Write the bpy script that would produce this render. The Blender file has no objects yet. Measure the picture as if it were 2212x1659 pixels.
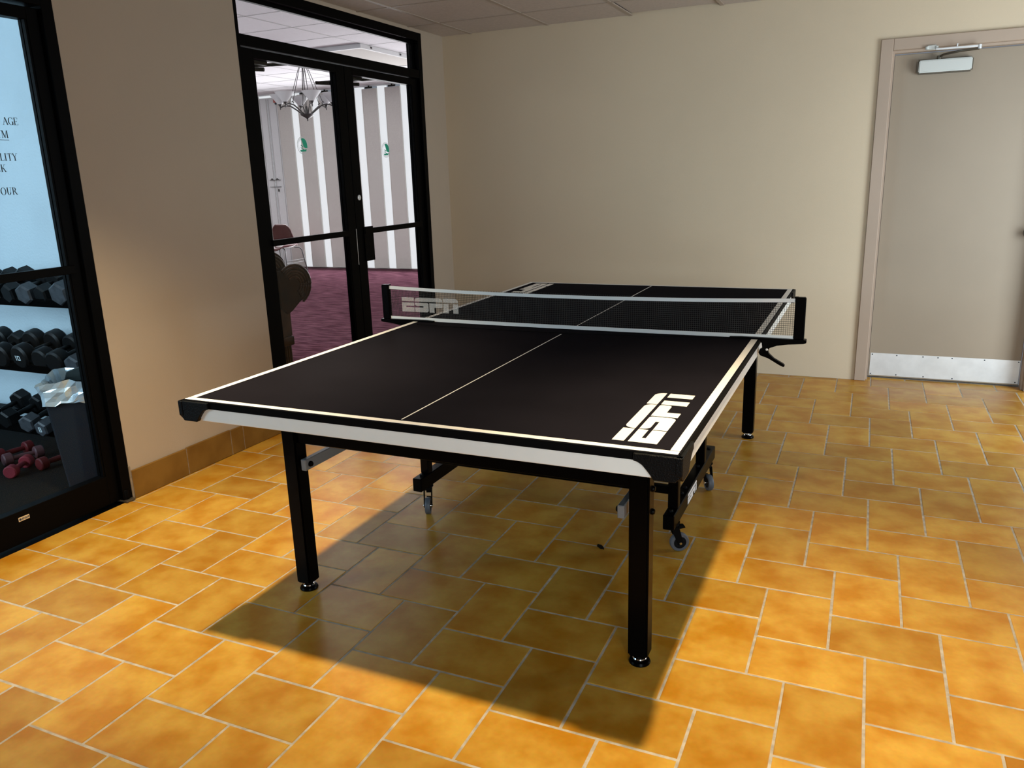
import bpy, bmesh, math, random
from mathutils import Vector, Matrix, Euler
random.seed(7)
PI = math.pi
sc = bpy.context.scene
COL = sc.collection

# ------------------------------------------------------------------ camera
CAMP = Vector((1.1166, -3.0761, 1.3894)); CAME = Euler((1.3130, 0.0311, 0.4178), 'XYZ')
FPX, IW, IH = 1702.66, 2212, 1659
cam_d = bpy.data.cameras.new('camera'); cam_d.sensor_width = 36.0
cam_d.lens = FPX / IW * 36.0; cam_d.clip_start = 0.02; cam_d.clip_end = 100
cam = bpy.data.objects.new('camera', cam_d); COL.objects.link(cam)
cam.location = CAMP; cam.rotation_euler = CAME
sc.camera = cam
# ------------------------------------------------------------------ world, lamps, exposure
w = bpy.data.worlds.new('world'); sc.world = w; w.use_nodes = True
w.node_tree.nodes['Background'].inputs[0].default_value = (.75, .85, 1, 1)
w.node_tree.nodes['Background'].inputs[1].default_value = .25
sc.view_settings.view_transform = 'Standard'; sc.view_settings.look = 'None'
sc.view_settings.exposure = 0.0; sc.view_settings.gamma = 1.0
sc.view_settings.use_curve_mapping = False
XL, YB, XR, YF, HC = -1.9025, 2.5167, 2.80, -3.65, 2.409     # room shell
HL, YW = 2.81, 7.84                                          # lobby ceiling, lobby window wall

def area(name, loc, rot, sx, sy, power, col, spread=PI):
    l = bpy.data.lights.new(name, 'AREA'); l.shape = 'RECTANGLE'; l.size = sx; l.size_y = sy
    l.energy = power; l.color = col; l.spread = spread
    o = bpy.data.objects.new(name, l); COL.objects.link(o); o.location = loc; o.rotation_euler = rot
    return o
def spot(name, loc, power, col, ang, blend, r):
    l = bpy.data.lights.new(name, 'SPOT'); l.energy = power; l.color = col
    l.spot_size = ang; l.spot_blend = blend; l.shadow_soft_size = r
    o = bpy.data.objects.new(name, l); COL.objects.link(o); o.location = loc
    return o
WARM = (1.0, .80, .50)
for loc, d, pw in (((-.84, -1.26, 2.395), (-.10, .10, -1), 340), ((.94, -1.27, 2.395), (.10, .03, -1), 330)):
    spot('downlight_lamp', loc, pw, WARM, math.radians(84), 1.0, .04).rotation_euler = Vector(d).to_track_quat('-Z', 'Y').to_euler()
COOL = (.86, .95, .99)
# daylight outside the glazing of the two walls beyond the frame
area('daylight', (XR + .42, 1.15, 1.0), Vector((-.80, .60, -.05)).to_track_quat('-Z', 'Y').to_euler(), 1.1, 1.6, 82, COOL)
area('daylight', (2.2, YF - .20, 1.12), (PI / 2, 0, 0), 1.0, 1.8, 76, COOL)
# gym and lobby daylight, and an added fill light under the lobby ceiling
area('daylight', (-3.9, -4.1, 1.9), (math.radians(82), 0, 0), 3.0, 1.6, 145, (.64, .87, 1.0))
area('daylight', (-5.2, YW - .25, 1.0), (math.radians(-90), 0, 0), 6.0, 1.6, 220, (.97, .97, 1.0))
area('lobby_fill', (-5.6, 2.2, HL - .02), (0, 0, 0), 5.0, 2.4, 135, (1.0, .98, .97))

# ------------------------------------------------------------------ materials
def mat(name, col, rough=.5, metal=0.0, spec=.5, noise=0.0, nscale=8.0, bump=0.0, bscale=60.0, trans=0.0, emit=None, estr=0.0, alt=None, coat=0.0):
    m = bpy.data.materials.new(name); m.use_nodes = True
    nt = m.node_tree; b = nt.nodes['Principled BSDF']
    b.inputs['Base Color'].default_value = (*col, 1); b.inputs['Roughness'].default_value = rough
    b.inputs['Metallic'].default_value = metal; b.inputs['Specular IOR Level'].default_value = spec
    b.inputs['Coat Weight'].default_value = coat
    if noise or alt or bump:
        tc = nt.nodes.new('ShaderNodeTexCoord')
    if noise or alt:
        n = nt.nodes.new('ShaderNodeTexNoise'); n.inputs['Scale'].default_value = nscale; n.inputs['Detail'].default_value = 4
        nt.links.new(tc.outputs['Object'], n.inputs['Vector'])
        r = nt.nodes.new('ShaderNodeValToRGB')
        a = alt if alt else tuple(c * (1 - noise) for c in col)
        r.color_ramp.elements[0].position = .35; r.color_ramp.elements[1].position = .65
        r.color_ramp.elements[0].color = (*a, 1); r.color_ramp.elements[1].color = (*col, 1)
        nt.links.new(n.outputs['Fac'], r.inputs[0]); nt.links.new(r.outputs[0], b.inputs['Base Color'])
    if bump:
        n2 = nt.nodes.new('ShaderNodeTexNoise'); n2.inputs['Scale'].default_value = bscale; n2.inputs['Detail'].default_value = 3
        nt.links.new(tc.outputs['Object'], n2.inputs['Vector'])
        bp = nt.nodes.new('ShaderNodeBump'); bp.inputs['Strength'].default_value = bump; bp.inputs['Distance'].default_value = .004
        nt.links.new(n2.outputs['Fac'], bp.inputs['Height']); nt.links.new(bp.outputs[0], b.inputs['Normal'])
    if emit:
        b.inputs['Emission Color'].default_value = (*emit, 1); b.inputs['Emission Strength'].default_value = estr
    return m

def glass_mat(name, tint=(1, 1, 1), refl=.6):
    m = bpy.data.materials.new(name); m.use_nodes = True; nt = m.node_tree; nt.nodes.clear()
    out = nt.nodes.new('ShaderNodeOutputMaterial'); mx = nt.nodes.new('ShaderNodeMixShader')
    tr = nt.nodes.new('ShaderNodeBsdfTransparent'); tr.inputs[0].default_value = (*tint, 1)
    gl = nt.nodes.new('ShaderNodeBsdfGlossy'); gl.inputs['Roughness'].default_value = .02
    fr = nt.nodes.new('ShaderNodeFresnel'); fr.inputs[0].default_value = 1.45
    mu = nt.nodes.new('ShaderNodeMath'); mu.operation = 'MULTIPLY'; mu.inputs[1].default_value = refl
    nt.links.new(fr.outputs[0], mu.inputs[0]); nt.links.new(mu.outputs[0], mx.inputs[0])
    nt.links.new(tr.outputs[0], mx.inputs[1]); nt.links.new(gl.outputs[0], mx.inputs[2]); nt.links.new(mx.outputs[0], out.inputs[0])
    return m

def sheer_mat(name, col, alpha):
    m = bpy.data.materials.new(name); m.use_nodes = True; nt = m.node_tree; nt.nodes.clear()
    out = nt.nodes.new('ShaderNodeOutputMaterial'); mx = nt.nodes.new('ShaderNodeMixShader')
    tr = nt.nodes.new('ShaderNodeBsdfTransparent'); d = nt.nodes.new('ShaderNodeBsdfDiffuse'); d.inputs[0].default_value = (*col, 1)
    mx.inputs[0].default_value = alpha
    nt.links.new(tr.outputs[0], mx.inputs[1]); nt.links.new(d.outputs[0], mx.inputs[2]); nt.links.new(mx.outputs[0], out.inputs[0])
    return m

def tile_mat():
    m = bpy.data.materials.new('glazed_ochre_tile'); m.use_nodes = True; nt = m.node_tree; b = nt.nodes['Principled BSDF']
    N, L = nt.nodes.new, nt.links.new
    tc = N('ShaderNodeTexCoord'); oi = N('ShaderNodeObjectInfo')
    add = N('ShaderNodeVectorMath'); add.operation = 'ADD'
    sc3 = N('ShaderNodeVectorMath'); sc3.operation = 'SCALE'; sc3.inputs[3].default_value = 37.0
    comb = N('ShaderNodeCombineXYZ'); L(oi.outputs['Random'], comb.inputs[0]); L(oi.outputs['Random'], comb.inputs[1])
    L(comb.outputs[0], sc3.inputs[0]); L(tc.outputs['Object'], add.inputs[0]); L(sc3.outputs[0], add.inputs[1])
    n1 = N('ShaderNodeTexNoise'); n1.inputs['Scale'].default_value = 7.0; n1.inputs['Detail'].default_value = 3; n1.inputs['Roughness'].default_value = .55
    L(add.outputs[0], n1.inputs['Vector'])
    n2 = N('ShaderNodeTexNoise'); n2.inputs['Scale'].default_value = 90.0; n2.inputs['Detail'].default_value = 3
    L(add.outputs[0], n2.inputs['Vector'])
    r = N('ShaderNodeValToRGB'); e = r.color_ramp.elements
    e[0].position = .36; e[0].color = (.46, .190, .010, 1); e[1].position = .64; e[1].color = (.58, .325, .048, 1)
    L(n1.outputs['Fac'], r.inputs[0])
    hs = N('ShaderNodeHueSaturation'); L(r.outputs[0], hs.inputs['Color'])
    mr = N('ShaderNodeMapRange'); mr.inputs[3].default_value = .80; mr.inputs[4].default_value = 1.12; L(oi.outputs['Random'], mr.inputs[0]); L(mr.outputs[0], hs.inputs['Value'])
    mx = N('ShaderNodeMix'); mx.data_type = 'RGBA'; mx.blend_type = 'MULTIPLY'; mx.inputs[0].default_value = .22
    L(hs.outputs[0], mx.inputs[6]); L(n2.outputs['Color'], mx.inputs[7]); L(mx.outputs[2], b.inputs['Base Color'])
    b.inputs['Roughness'].default_value = .33; b.inputs['Specular IOR Level'].default_value = .30
    bp = N('ShaderNodeBump'); bp.inputs['Strength'].default_value = .12; bp.inputs['Distance'].default_value = .002
    L(n1.outputs['Fac'], bp.inputs['Height']); L(bp.outputs[0], b.inputs['Normal'])
    return m

def carpet_mat():
    m = mat('mauve_carpet', (.20, .105, .135), .95, bump=.6, bscale=25)
    nt = m.node_tree; N, L = nt.nodes.new, nt.links.new; b = nt.nodes['Principled BSDF']
    tc = N('ShaderNodeTexCoord'); mp = N('ShaderNodeMapping'); mp.inputs['Scale'].default_value = (1.6, 9, 1); mp.inputs['Rotation'].default_value = (0, 0, -.25)
    n = N('ShaderNodeTexNoise'); n.inputs['Scale'].default_value = 3.0; n.inputs['Detail'].default_value = 5; n.inputs['Roughness'].default_value = .65
    L(tc.outputs['Object'], mp.inputs[0]); L(mp.outputs[0], n.inputs['Vector'])
    r = N('ShaderNodeValToRGB'); r.color_ramp.elements[0].position = .42; r.color_ramp.elements[1].position = .60
    r.color_ramp.elements[0].color = (.046, .017, .026, 1); r.color_ramp.elements[1].color = (.120, .052, .071, 1)
    L(n.outputs['Fac'], r.inputs[0]); L(r.outputs[0], b.inputs['Base Color'])
    b.inputs['Specular IOR Level'].default_value = 0
    return m

M = {
 'tile': tile_mat(), 'tilebase': mat('brown_glazed_tile', (.22, .115, .022), .4, alt=(.15, .070, .010), nscale=6, spec=.3),
 'grout': mat('grout', (.47, .41, .33), .9, noise=.35, nscale=30, bump=.3, bscale=120),
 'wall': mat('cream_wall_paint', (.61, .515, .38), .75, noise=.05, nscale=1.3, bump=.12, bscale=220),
 'wallshaded': mat('shaded_wall_paint', (.42, .345, .27), .7, noise=.05, nscale=1.5, bump=.12, bscale=220),  # wall paint copy with the weaker light of this side in its colour
 'walldim': mat('darkened_unseen_wall', (.22, .17, .125), .7, noise=.05, nscale=1.5),  # dark colour for the unseen walls, to lower the bounce light
 'door': mat('tan_door_paint', (.305, .253, .193), .5, noise=.06, nscale=2.0, bump=.05, bscale=90),
 'doorframe': mat('tan_frame_paint', (.40, .315, .25), .45, noise=.06, nscale=3.0),
 'ceil': mat('acoustic_ceiling_tile', (.50, .44, .40), .9, noise=.10, nscale=60, bump=.25, bscale=150),
 'bar': mat('ceiling_grid_paint', (.36, .30, .25), .6),
 'lceil': mat('white_ceiling_tile', (.86, .85, .88), .9, noise=.06, nscale=60, bump=.2, bscale=150),
 'lbar': mat('grey_grid_paint', (.46, .45, .46), .6),
 'blackmetal': mat('black_anodised_metal', (.0012, .0012, .0014), .45, spec=.05),
 'glass': glass_mat('clear_glass', (.985, .99, .99), .05),
 'gymglass': glass_mat('gym_glass', (.96, .985, 1.0), .05),
 'black': mat('black_powder_coat', (.0012, .0012, .0014), .28, spec=.05),
 'edge': mat('matte_black_edging', (.004, .004, .0042), .6, spec=.03),
 'blackplastic': mat('black_textured_plastic', (.0030, .0034, .004), .5, bump=.5, bscale=260, spec=.12),
 'top': mat('charcoal_table_top', (.0098, .0090, .0122), .55, noise=.12, nscale=5, spec=.001),
 'line': mat('white_line_paint', (.78, .76, .72), .5),
 'logo': mat('white_print', (.76, .73, .67), .5),
 'logowhite': mat('white_sticker_print', (.80, .84, .88), .5),
 'apron': mat('white_painted_rail', (.90, .91, .88), .4, noise=.04, nscale=6),
 'grey': mat('grey_steel_brace', (.16, .17, .18), .4, spec=.5),
 'chrome': mat('chrome', (.8, .8, .8), .12, metal=1),
 'steel': mat('brushed_steel', (.74, .77, .80), .5, metal=.55, noise=.1, nscale=12),
 'silver': mat('silver_closer_cover', (.55, .58, .57), .4, metal=.3),
 'brownmetal': mat('dark_bronze_metal', (.10, .085, .065), .4, metal=.5),
 'wheel': mat('grey_rubber_tyre', (.085, .097, .118), .5),
 'net': mat('dark_net_cord', (.022, .022, .02), .8),
 'band': mat('white_net_band', (.70, .72, .72), .7),
 'netlogo': sheer_mat('net_print', (.70, .68, .66), .30),
 'carpet': carpet_mat(), 'lobbywall': mat('lobby_wall_paint', (.60, .58, .55), .8),
 'panel': mat('grey_fabric_panel', (.66, .64, .60), .9, noise=.10, nscale=120, bump=.3, bscale=250),
 'pane': mat('bright_window', (.3, .3, .3), .5, emit=(.93, .96, 1.0), estr=.72),
 'whitetrim': mat('white_trim_paint', (.75, .77, .78), .5, emit=(1, 1, 1), estr=.0),
 'shade': mat('frosted_white_glass', (.66, .68, .70), .6, spec=.2),
 'nickel': mat('brushed_nickel', (.045, .045, .048), .42, metal=.35),
 'maroon': mat('maroon_plastic_shell', (.085, .022, .024), .35),
 'wood': mat('dark_carved_wood', (.024, .0105, .005), .5, alt=(.010, .0045, .0025), nscale=9, spec=.04),
 'wood2': mat('paler_carved_wood', (.055, .024, .011), .45, alt=(.026, .011, .006), nscale=12, spec=.08),  # paler brown for the reeds, carved panels and post
 'green': mat('green_sticker', (.015, .42, .27), .5), 'whitesticker': mat('pale_sticker', (.68, .76, .78), .5),
 'ink': mat('dark_letter_vinyl', (.012, .03, .05), .5),
 'gymwall': mat('gym_wall_paint', (.56, .66, .72), .6, noise=.10, nscale=1.6, bump=.6, bscale=70),
 'rubber': mat('black_rubber_floor', (.0085, .0075, .0065), .85, noise=.3, nscale=150, spec=.1),
 'iron': mat('black_rubber_hex', (.0042, .0045, .005), .42, spec=.25), 'irongrey': mat('worn_grey_iron', (.06, .065, .075), .45, noise=.5, nscale=30),
 'pink': mat('pink_vinyl_coating', (.17, .018, .028), .5, spec=.2), 'redv': mat('dark_red_vinyl', (.085, .008, .010), .5, spec=.2), 'mauvev': mat('mauve_vinyl', (.075, .032, .038), .5, spec=.2),
 'bin': mat('dark_grey_bin_plastic', (.011, .014, .020), .45, spec=.3), 'liner': mat('silver_bin_liner', (.66, .78, .86), .22, metal=.4, bump=.9, bscale=28),
 'darkliner': mat('dark_bin_bag', (.03, .04, .04), .22, bump=.8, bscale=26),
 'red': mat('red_alarm_plastic', (.45, .10, .08), .5), 'sky': mat('pale_tape', (.5, .5, .5), .5),
 'cream': mat('ivory_label', (.70, .55, .36), .6), 'dirt': mat('worn_plaster_edge', (.30, .24, .18), .9, noise=.4, nscale=40),
}

# ------------------------------------------------------------------ mesh helpers
class MB:
    def __init__(s): s.bm = bmesh.new()
    def box(s, x0, x1, y0, y1, z0, z1, bev=0, mtx=None, seg=1):
        b = bmesh.new()
        bmesh.ops.create_cube(b, size=1)
        for v in b.verts:
            v.co = Vector(((x0 + x1) / 2 + v.co.x * (x1 - x0), (y0 + y1) / 2 + v.co.y * (y1 - y0), (z0 + z1) / 2 + v.co.z * (z1 - z0)))
        if bev: bmesh.ops.bevel(b, geom=list(b.edges), offset=bev, segments=seg, affect='EDGES', clamp_overlap=True)
        s.add(b, mtx); return s
    def add(s, b, mtx=None):
        if mtx is not None: b.transform(mtx)
        me = bpy.data.meshes.new('t'); b.to_mesh(me); b.free(); s.bm.from_mesh(me); bpy.data.meshes.remove(me)
    def rod(s, a, b, r, r2=None, n=8, caps=True):
        a, b = Vector(a), Vector(b); d = b - a; L = d.length
        if L < 1e-7: return s
        bm = bmesh.new(); bmesh.ops.create_cone(bm, cap_ends=caps, segments=n, radius1=r, radius2=r if r2 is None else r2, depth=L)
        q = d.to_track_quat('Z', 'Y').to_matrix().to_4x4()
        s.add(bm, Matrix.Translation((a + b) / 2) @ q); return s
    def path(s, pts, r, n=7, radii=None):
        pts = [Vector(p) for p in pts]; rings = []
        up = Vector((0, 0, 1))
        for i, p in enumerate(pts):
            t = (pts[min(i + 1, len(pts) - 1)] - pts[max(i - 1, 0)]).normalized()
            a = t.cross(up) if abs(t.dot(up)) < .98 else t.cross(Vector((1, 0, 0)))
            a.normalize(); c = a.cross(t).normalized(); rr = radii[i] if radii else r
            rings.append([s.bm.verts.new(p + (a * math.cos(2 * PI * k / n) + c * math.sin(2 * PI * k / n)) * rr) for k in range(n)])
        for i in range(len(rings) - 1):
            for k in range(n): s.bm.faces.new((rings[i][k], rings[i][(k + 1) % n], rings[i + 1][(k + 1) % n], rings[i + 1][k]))
        s.bm.faces.new(rings[0][::-1]); s.bm.faces.new(rings[-1]); return s
    def lathe(s, prof, n=20, mtx=None):
        b = bmesh.new(); rings = []
        for r, z in prof:
            if r < 1e-6: rings.append([b.verts.new((0, 0, z))])
            else: rings.append([b.verts.new((r * math.cos(2 * PI * k / n), r * math.sin(2 * PI * k / n), z)) for k in range(n)])
        for i in range(len(rings) - 1):
            A, B = rings[i], rings[i + 1]
            for k in range(n):
                k2 = (k + 1) % n
                if len(A) == 1 and len(B) == 1: break
                if len(A) == 1: b.faces.new((A[0], B[k2], B[k]))
                elif len(B) == 1: b.faces.new((A[k], A[k2], B[0]))
                else: b.faces.new((A[k], A[k2], B[k2], B[k]))
        bmesh.ops.recalc_face_normals(b, faces=b.faces); s.add(b, mtx); return s
    def prism(s, poly, d0, d1, mtx=None, bev=0):
        """polygon in XY, extruded along Z from d0 to d1, then mtx"""
        b = bmesh.new(); lo = [b.verts.new((x, y, d0)) for x, y in poly]; hi = [b.verts.new((x, y, d1)) for x, y in poly]
        n = len(poly); b.faces.new(lo[::-1]); b.faces.new(hi)
        for i in range(n): b.faces.new((lo[i], lo[(i + 1) % n], hi[(i + 1) % n], hi[i]))
        bmesh.ops.recalc_face_normals(b, faces=b.faces)
        if bev: bmesh.ops.bevel(b, geom=list(b.edges), offset=bev, segments=1, affect='EDGES', clamp_overlap=True)
        s.add(b, mtx); return s
    def mesh(s, name, smooth=False):
        me = bpy.data.meshes.new(name); bmesh.ops.recalc_face_normals(s.bm, faces=s.bm.faces); s.bm.to_mesh(me); s.bm.free()
        if smooth:
            me.polygons.foreach_set('use_smooth', [True] * len(me.polygons))
            me.set_sharp_from_angle(angle=math.radians(38))
        return me

def obj(name, mb, m, parent=None, smooth=False, label=None, kind=None):
    me = mb.mesh(name, smooth) if isinstance(mb, MB) else mb
    o = bpy.data.objects.new(name, me); COL.objects.link(o)
    if not me.materials: me.materials.append(m)
    if parent: o.parent = parent
    if label: o['label'] = label
    if kind: o['kind'] = kind
    return o
def thing(name, label, cat, loc=(0, 0, 0), rot=(0, 0, 0), group=None):
    o = bpy.data.objects.new(name, None); COL.objects.link(o); o.location = loc; o.rotation_euler = rot
    o.empty_display_size = .05; o['label'] = label; o['category'] = cat
    if group: o['group'] = group
    return o
def setting(name, loc=(0, 0, 0), label=None):
    o = bpy.data.objects.new(name, None); COL.objects.link(o); o.location = loc; o['kind'] = 'structure'; o.empty_display_size = .05
    if label: o['label'] = label
    return o
def struct(name, mb, m, label=None): return obj(name, mb, m, None, False, label, 'structure')
def tag(o, label, cat, group=None):
    o['label'] = label; o['category'] = cat
    if group: o['group'] = group
    return o
def copy_tree(o, parent=None):
    c = o.copy(); COL.objects.link(c); c.parent = parent
    for ch in list(o.children): copy_tree(ch, c)
    return c
def B(*a, **k): return MB().box(*a, **k)

# local (u, v, w) -> world frames for flat print
def frame(o, u, v):
    o, u, v = Vector(o), Vector(u).normalized(), Vector(v).normalized(); n = u.cross(v)
    return Matrix(((u.x, v.x, n.x, o.x), (u.y, v.y, n.y, o.y), (u.z, v.z, n.z, o.z), (0, 0, 0, 1)))

# ------------------------------------------------------------------ FLOOR with herringbone tiles
GX, GY, X0, Y0 = .10270, .10280, .6857, -.0045
DX0, DX1, DREC = 1.165, 2.062, .10           # steel door opening and its recess
floor = struct('floor', B(XL, XR, YF, YB + DREC + .05, -.06, -.0011), M['grout'], 'ochre tiled floor of the games room')
VIEW = cam.rotation_euler.to_matrix()
def project(p):
    q = (Vector(p) - CAMP) @ VIEW
    if q.z > -.05: return None
    return IW / 2 + FPX * q.x / -q.z, IH / 2 - FPX * q.y / -q.z
def tile_bm(x0, x1, y0, y1, mb=None, jit=0.0):
    """one tile centred on its own middle: chamfered block"""
    hx, hy, c = (x1 - x0) / 2, (y1 - y0) / 2, .0022
    mb = mb or MB()
    b = bmesh.new()
    lv = [[b.verts.new((sx * (hx - k), sy * (hy - k), z)) for sx, sy in ((-1, -1), (1, -1), (1, 1), (-1, 1))] for k, z in ((0, -.012), (0, -.0016), (c, 0.0))]
    for a, d in ((0, 1), (1, 2)):
        for i in range(4): b.faces.new((lv[a][i], lv[a][(i + 1) % 4], lv[d][(i + 1) % 4], lv[d][i]))
    b.faces.new(lv[2])
    return b
tiles = []; rest_recess = []
J = .0029
for a in range(-30, 40):
    for bb in range(-16, 16):
        gx, gy = 3 + 2 * a - bb, -3 + 2 * a + 5 * bb
        for (ix, iy, wx, wy) in ((gx, gy, 3, 2), (gx, gy + 2, 2, 3)):
            x0, y0 = X0 + ix * GX, Y0 + iy * GY; x1, y1 = x0 + wx * GX, y0 + wy * GY
            x0 += J; y0 += J; x1 -= J; y1 -= J
            cx = (x0 + x1) / 2
            x0, x1, y0 = max(x0, XL + .0005), min(x1, XR), max(y0, YF)
            lim = YB + DREC - .004 if (x0 > DX0 and x1 < DX1) else YB - .002
            full_y1 = y1; y1 = min(y1, lim)
            ra, rb, rc_, rd_ = max(x0, DX0 + .001), min(x1, DX1 - .001), max(y0, YB - .0015), min(full_y1, YB + DREC - .004)
            if lim < YB and rb - ra > .012 and rd_ - rc_ > .012: rest_recess.append((ra, rb, rc_, rd_))    # a straddling tile runs on into the door recess
            if x1 - x0 < .012 or y1 - y0 < .012: continue
            pr = [project((x, y, 0)) for x in (x0, x1) for y in (y0, y1)]
            vis = any(q and -60 < q[0] < IW + 60 and -60 < q[1] < IH + 60 for q in pr)
            full = abs((x1 - x0) - (wx * GX - 2 * J)) < 1e-5 and abs((y1 - y0) - (wy * GY - 2 * J)) < 1e-5
            mid = Vector(((x0 + x1) / 2, (y0 + y1) / 2, 0))
            tiles.append((not vis, (mid - CAMP).length, x0, x1, y0, y1, wx if full else 0))
tiles.sort()
shared = {}
rest = MB()
for k, (hid, dist, x0, x1, y0, y1, wx) in enumerate(tiles):
    if not hid and k < 294:
        key = wx
        if wx and key in shared: me = shared[key]
        else:
            b = tile_bm(x0, x1, y0, y1); me = bpy.data.meshes.new('tile'); bmesh.ops.recalc_face_normals(b, faces=b.faces); b.to_mesh(me); b.free(); me.materials.append(M['tile'])
            if wx: shared[key] = me
        o = bpy.data.objects.new('tile', me); COL.objects.link(o); o.parent = floor
        o.location = ((x0 + x1) / 2, (y0 + y1) / 2, random.uniform(-.0006, .0006))
        o.rotation_euler = (random.uniform(-.002, .002), random.uniform(-.002, .002), random.uniform(-.0035, .0035))
    else:
        rest.add(tile_bm(x0, x1, y0, y1), Matrix.Translation(((x0 + x1) / 2, (y0 + y1) / 2, 0)))
for x0, x1, y0, y1 in rest_recess:
    me = bpy.data.meshes.new('tile'); b = tile_bm(x0, x1, y0, y1); bmesh.ops.recalc_face_normals(b, faces=b.faces); b.to_mesh(me); b.free()
    o = obj('tile', me, M['tile'], floor); o.location = ((x0 + x1) / 2, (y0 + y1) / 2, 0)
obj('tile_field', rest, M['tile'], floor, kind='stuff')

# ------------------------------------------------------------------ CEILING
ceiling = struct('ceiling', B(XL - .12, XR + .12, YF, YB + .12, HC + .03, HC + .06), M['ceil'], 'tan drop ceiling of square acoustic tiles')
cxs = [XL] + [-1.66 + .602 * i for i in range(0, 9) if -1.66 + .602 * i < XR - .05] + [XR]
cys = [YB] + [2.03 - .61 * i for i in range(0, 12) if 2.03 - .61 * i > YF + .05] + [YF]
cm = {}
for i in range(len(cxs) - 1):
    for j in range(len(cys) - 1):
        x0, x1, y1, y0 = cxs[i], cxs[i + 1], cys[j], cys[j + 1]
        lift = .011 if (abs(x0 - (-1.66 + .602 * 2)) < .01 and j == 0) else 0.0
        obj('ceiling_tile', B(x0 + .004, x1 - .004, y0 + .004, y1 - .004 - (.012 if lift else 0), HC + lift, HC + .016 + lift, bev=.003), M['ceil'], ceiling)
for x in cxs[1:-1]:
    obj('grid_bar', B(x - .0115, x + .0115, YF, YB - .003, HC - .004, HC + .004), M['bar'], ceiling)
for y in cys[1:-1]:
    obj('grid_bar', B(XL, XR, y - .008, y + .008, HC - .003, HC + .004), M['bar'], ceiling)

# ------------------------------------------------------------------ WALLS of the games room
GY0, GY1 = -3.0, -.703         # gym storefront opening
LY0, LY1 = .319, 2.201         # lobby storefront opening
HF = 2.388                     # head of the black storefront frames
wl = MB()
wl.box(XL - .12, XL, GY1, LY0, 0, HC + .03); wl.box(XL - .12, XL, LY1, YB + .12, 0, HC + .03); wl.box(XL - .12, XL, YF, GY0, 0, HC + .03)
wl.box(XL - .12, XL, GY0, GY1, HF, HC + .03); wl.box(XL - .12, XL, LY0, LY1, HF, HC + .03)
struct('wall_left', wl, M['wallshaded'], 'wall around the two black storefronts, its paint darkened for shade')
wb = MB()
wb.box(XL, DX0 - .012, YB, YB + .12, 0, HC + .03); wb.box(DX1 + .012, XR, YB, YB + .12, 0, HC + .03); wb.box(DX0 - .012, DX1 + .012, YB, YB + .12, 2.052, HC + .03)
struct('wall_back', wb, M['wall'], 'cream painted wall with the tan steel door')
wr = MB(); wr.box(XR, XR + .12, YF, -.15, 0, HC + .03); wr.box(XR, XR + .12, 2.25, YB + .12, 0, HC + .03); wr.box(XR, XR + .12, -.15, 2.25, 2.05, HC + .03); wr.box(XR, XR + .12, -.15, 2.25, 0, .15)
struct('wall_right', wr, M['walldim'], 'unseen wall with a wide window, darkened to cut bounce light')
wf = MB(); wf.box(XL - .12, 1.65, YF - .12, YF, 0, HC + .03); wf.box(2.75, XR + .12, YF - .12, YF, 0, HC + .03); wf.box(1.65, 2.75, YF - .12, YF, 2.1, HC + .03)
struct('wall_front', wf, M['walldim'], 'unseen wall with a glazed opening, darkened to cut bounce light')
wn = setting('window_1', (XR, 1.05, .15), 'wide daylight window')
f = MB()
for a, b in ((-1.2, -1.15), (-.025, .025), (1.15, 1.2)): f.box(.02, .08, a, b, 0, 1.9)
f.box(.02, .08, -1.2, 1.2, 0, .05); f.box(.02, .08, -1.2, 1.2, 1.85, 1.9)
obj('window_frame', f, M['blackmetal'], wn)
for a, b in ((-1.15, -.025), (.025, 1.15)): obj('pane', B(.045, .051, a, b, .05, 1.85), M['glass'], wn)
wn = setting('window_2', (2.2, YF, 0), 'tall glazed opening')
f = MB()
for a, b in ((-.55, -.5), (-.025, .025), (.5, .55)): f.box(a, b, -.08, -.02, 0, 2.1)
f.box(-.55, .55, -.08, -.02, 0, .06); f.box(-.55, .55, -.08, -.02, 2.05, 2.1)
obj('window_frame', f, M['blackmetal'], wn)
for a, b in ((-.5, -.025), (.025, .5)): obj('pane', B(a, b, -.051, -.045, .06, 2.05), M['glass'], wn)

# tile baseboard on the stretch of wall between the storefronts
bb = setting('baseboard_left', (XL, 0, 0), 'ochre tile baseboard')
for y0, y1 in ((-.700, -.373), (-.371, -.071), (-.069, .022), (.024, .317)):
    h = .138 + random.uniform(-.003, .003)
    obj('tile', B(.0005, .012, y0 + .0012, y1 - .0012, .001, h, bev=.002), M['tilebase'], bb)
obj('joint_filler', B(.0003, .0095, -.699, .316, .0008, .134), M['dirt'], bb)

# ------------------------------------------------------------------ black storefront frames (trim) and glass doors
FX0, FX1 = XL - .10, XL                 # frame depth
def strip(name, parent, x0, x1, y0, y1, z0, z1, m='blackmetal', bev=.0015):
    return obj(name, B(x0, x1, y0, y1, z0, z1, bev=bev), M[m], parent)
t1 = setting('trim_1', (0, 0, 0), 'black storefront frame around the lobby doors')
strip('jamb', t1, FX0, FX1, LY0, LY0 + .026, 0, HF); strip('jamb', t1, FX0, FX1, LY1 - .045, LY1, 0, HF)
strip('head_bar', t1, FX0, FX1, LY0 + .026, LY1 - .045, 2.335, HF); strip('transom_bar', t1, FX0, FX1 - .002, LY0 + .026, LY1 - .045, 2.085, 2.140)
strip('glazing_bead', t1, FX0 + .035, FX0 + .06, LY0 + .026, LY1 - .045, 2.316, 2.336); strip('glazing_bead', t1, FX0 + .035, FX0 + .06, LY1 - .075, LY1 - .045, 2.14, 2.316)
obj('pane', B(FX0 + .045, FX0 + .051, LY0 + .026, LY1 - .05, 2.138, 2.33), M['glass'], t1)
t2 = setting('trim_2', (0, 0, 0), 'black storefront frame around the gym door')
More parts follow.
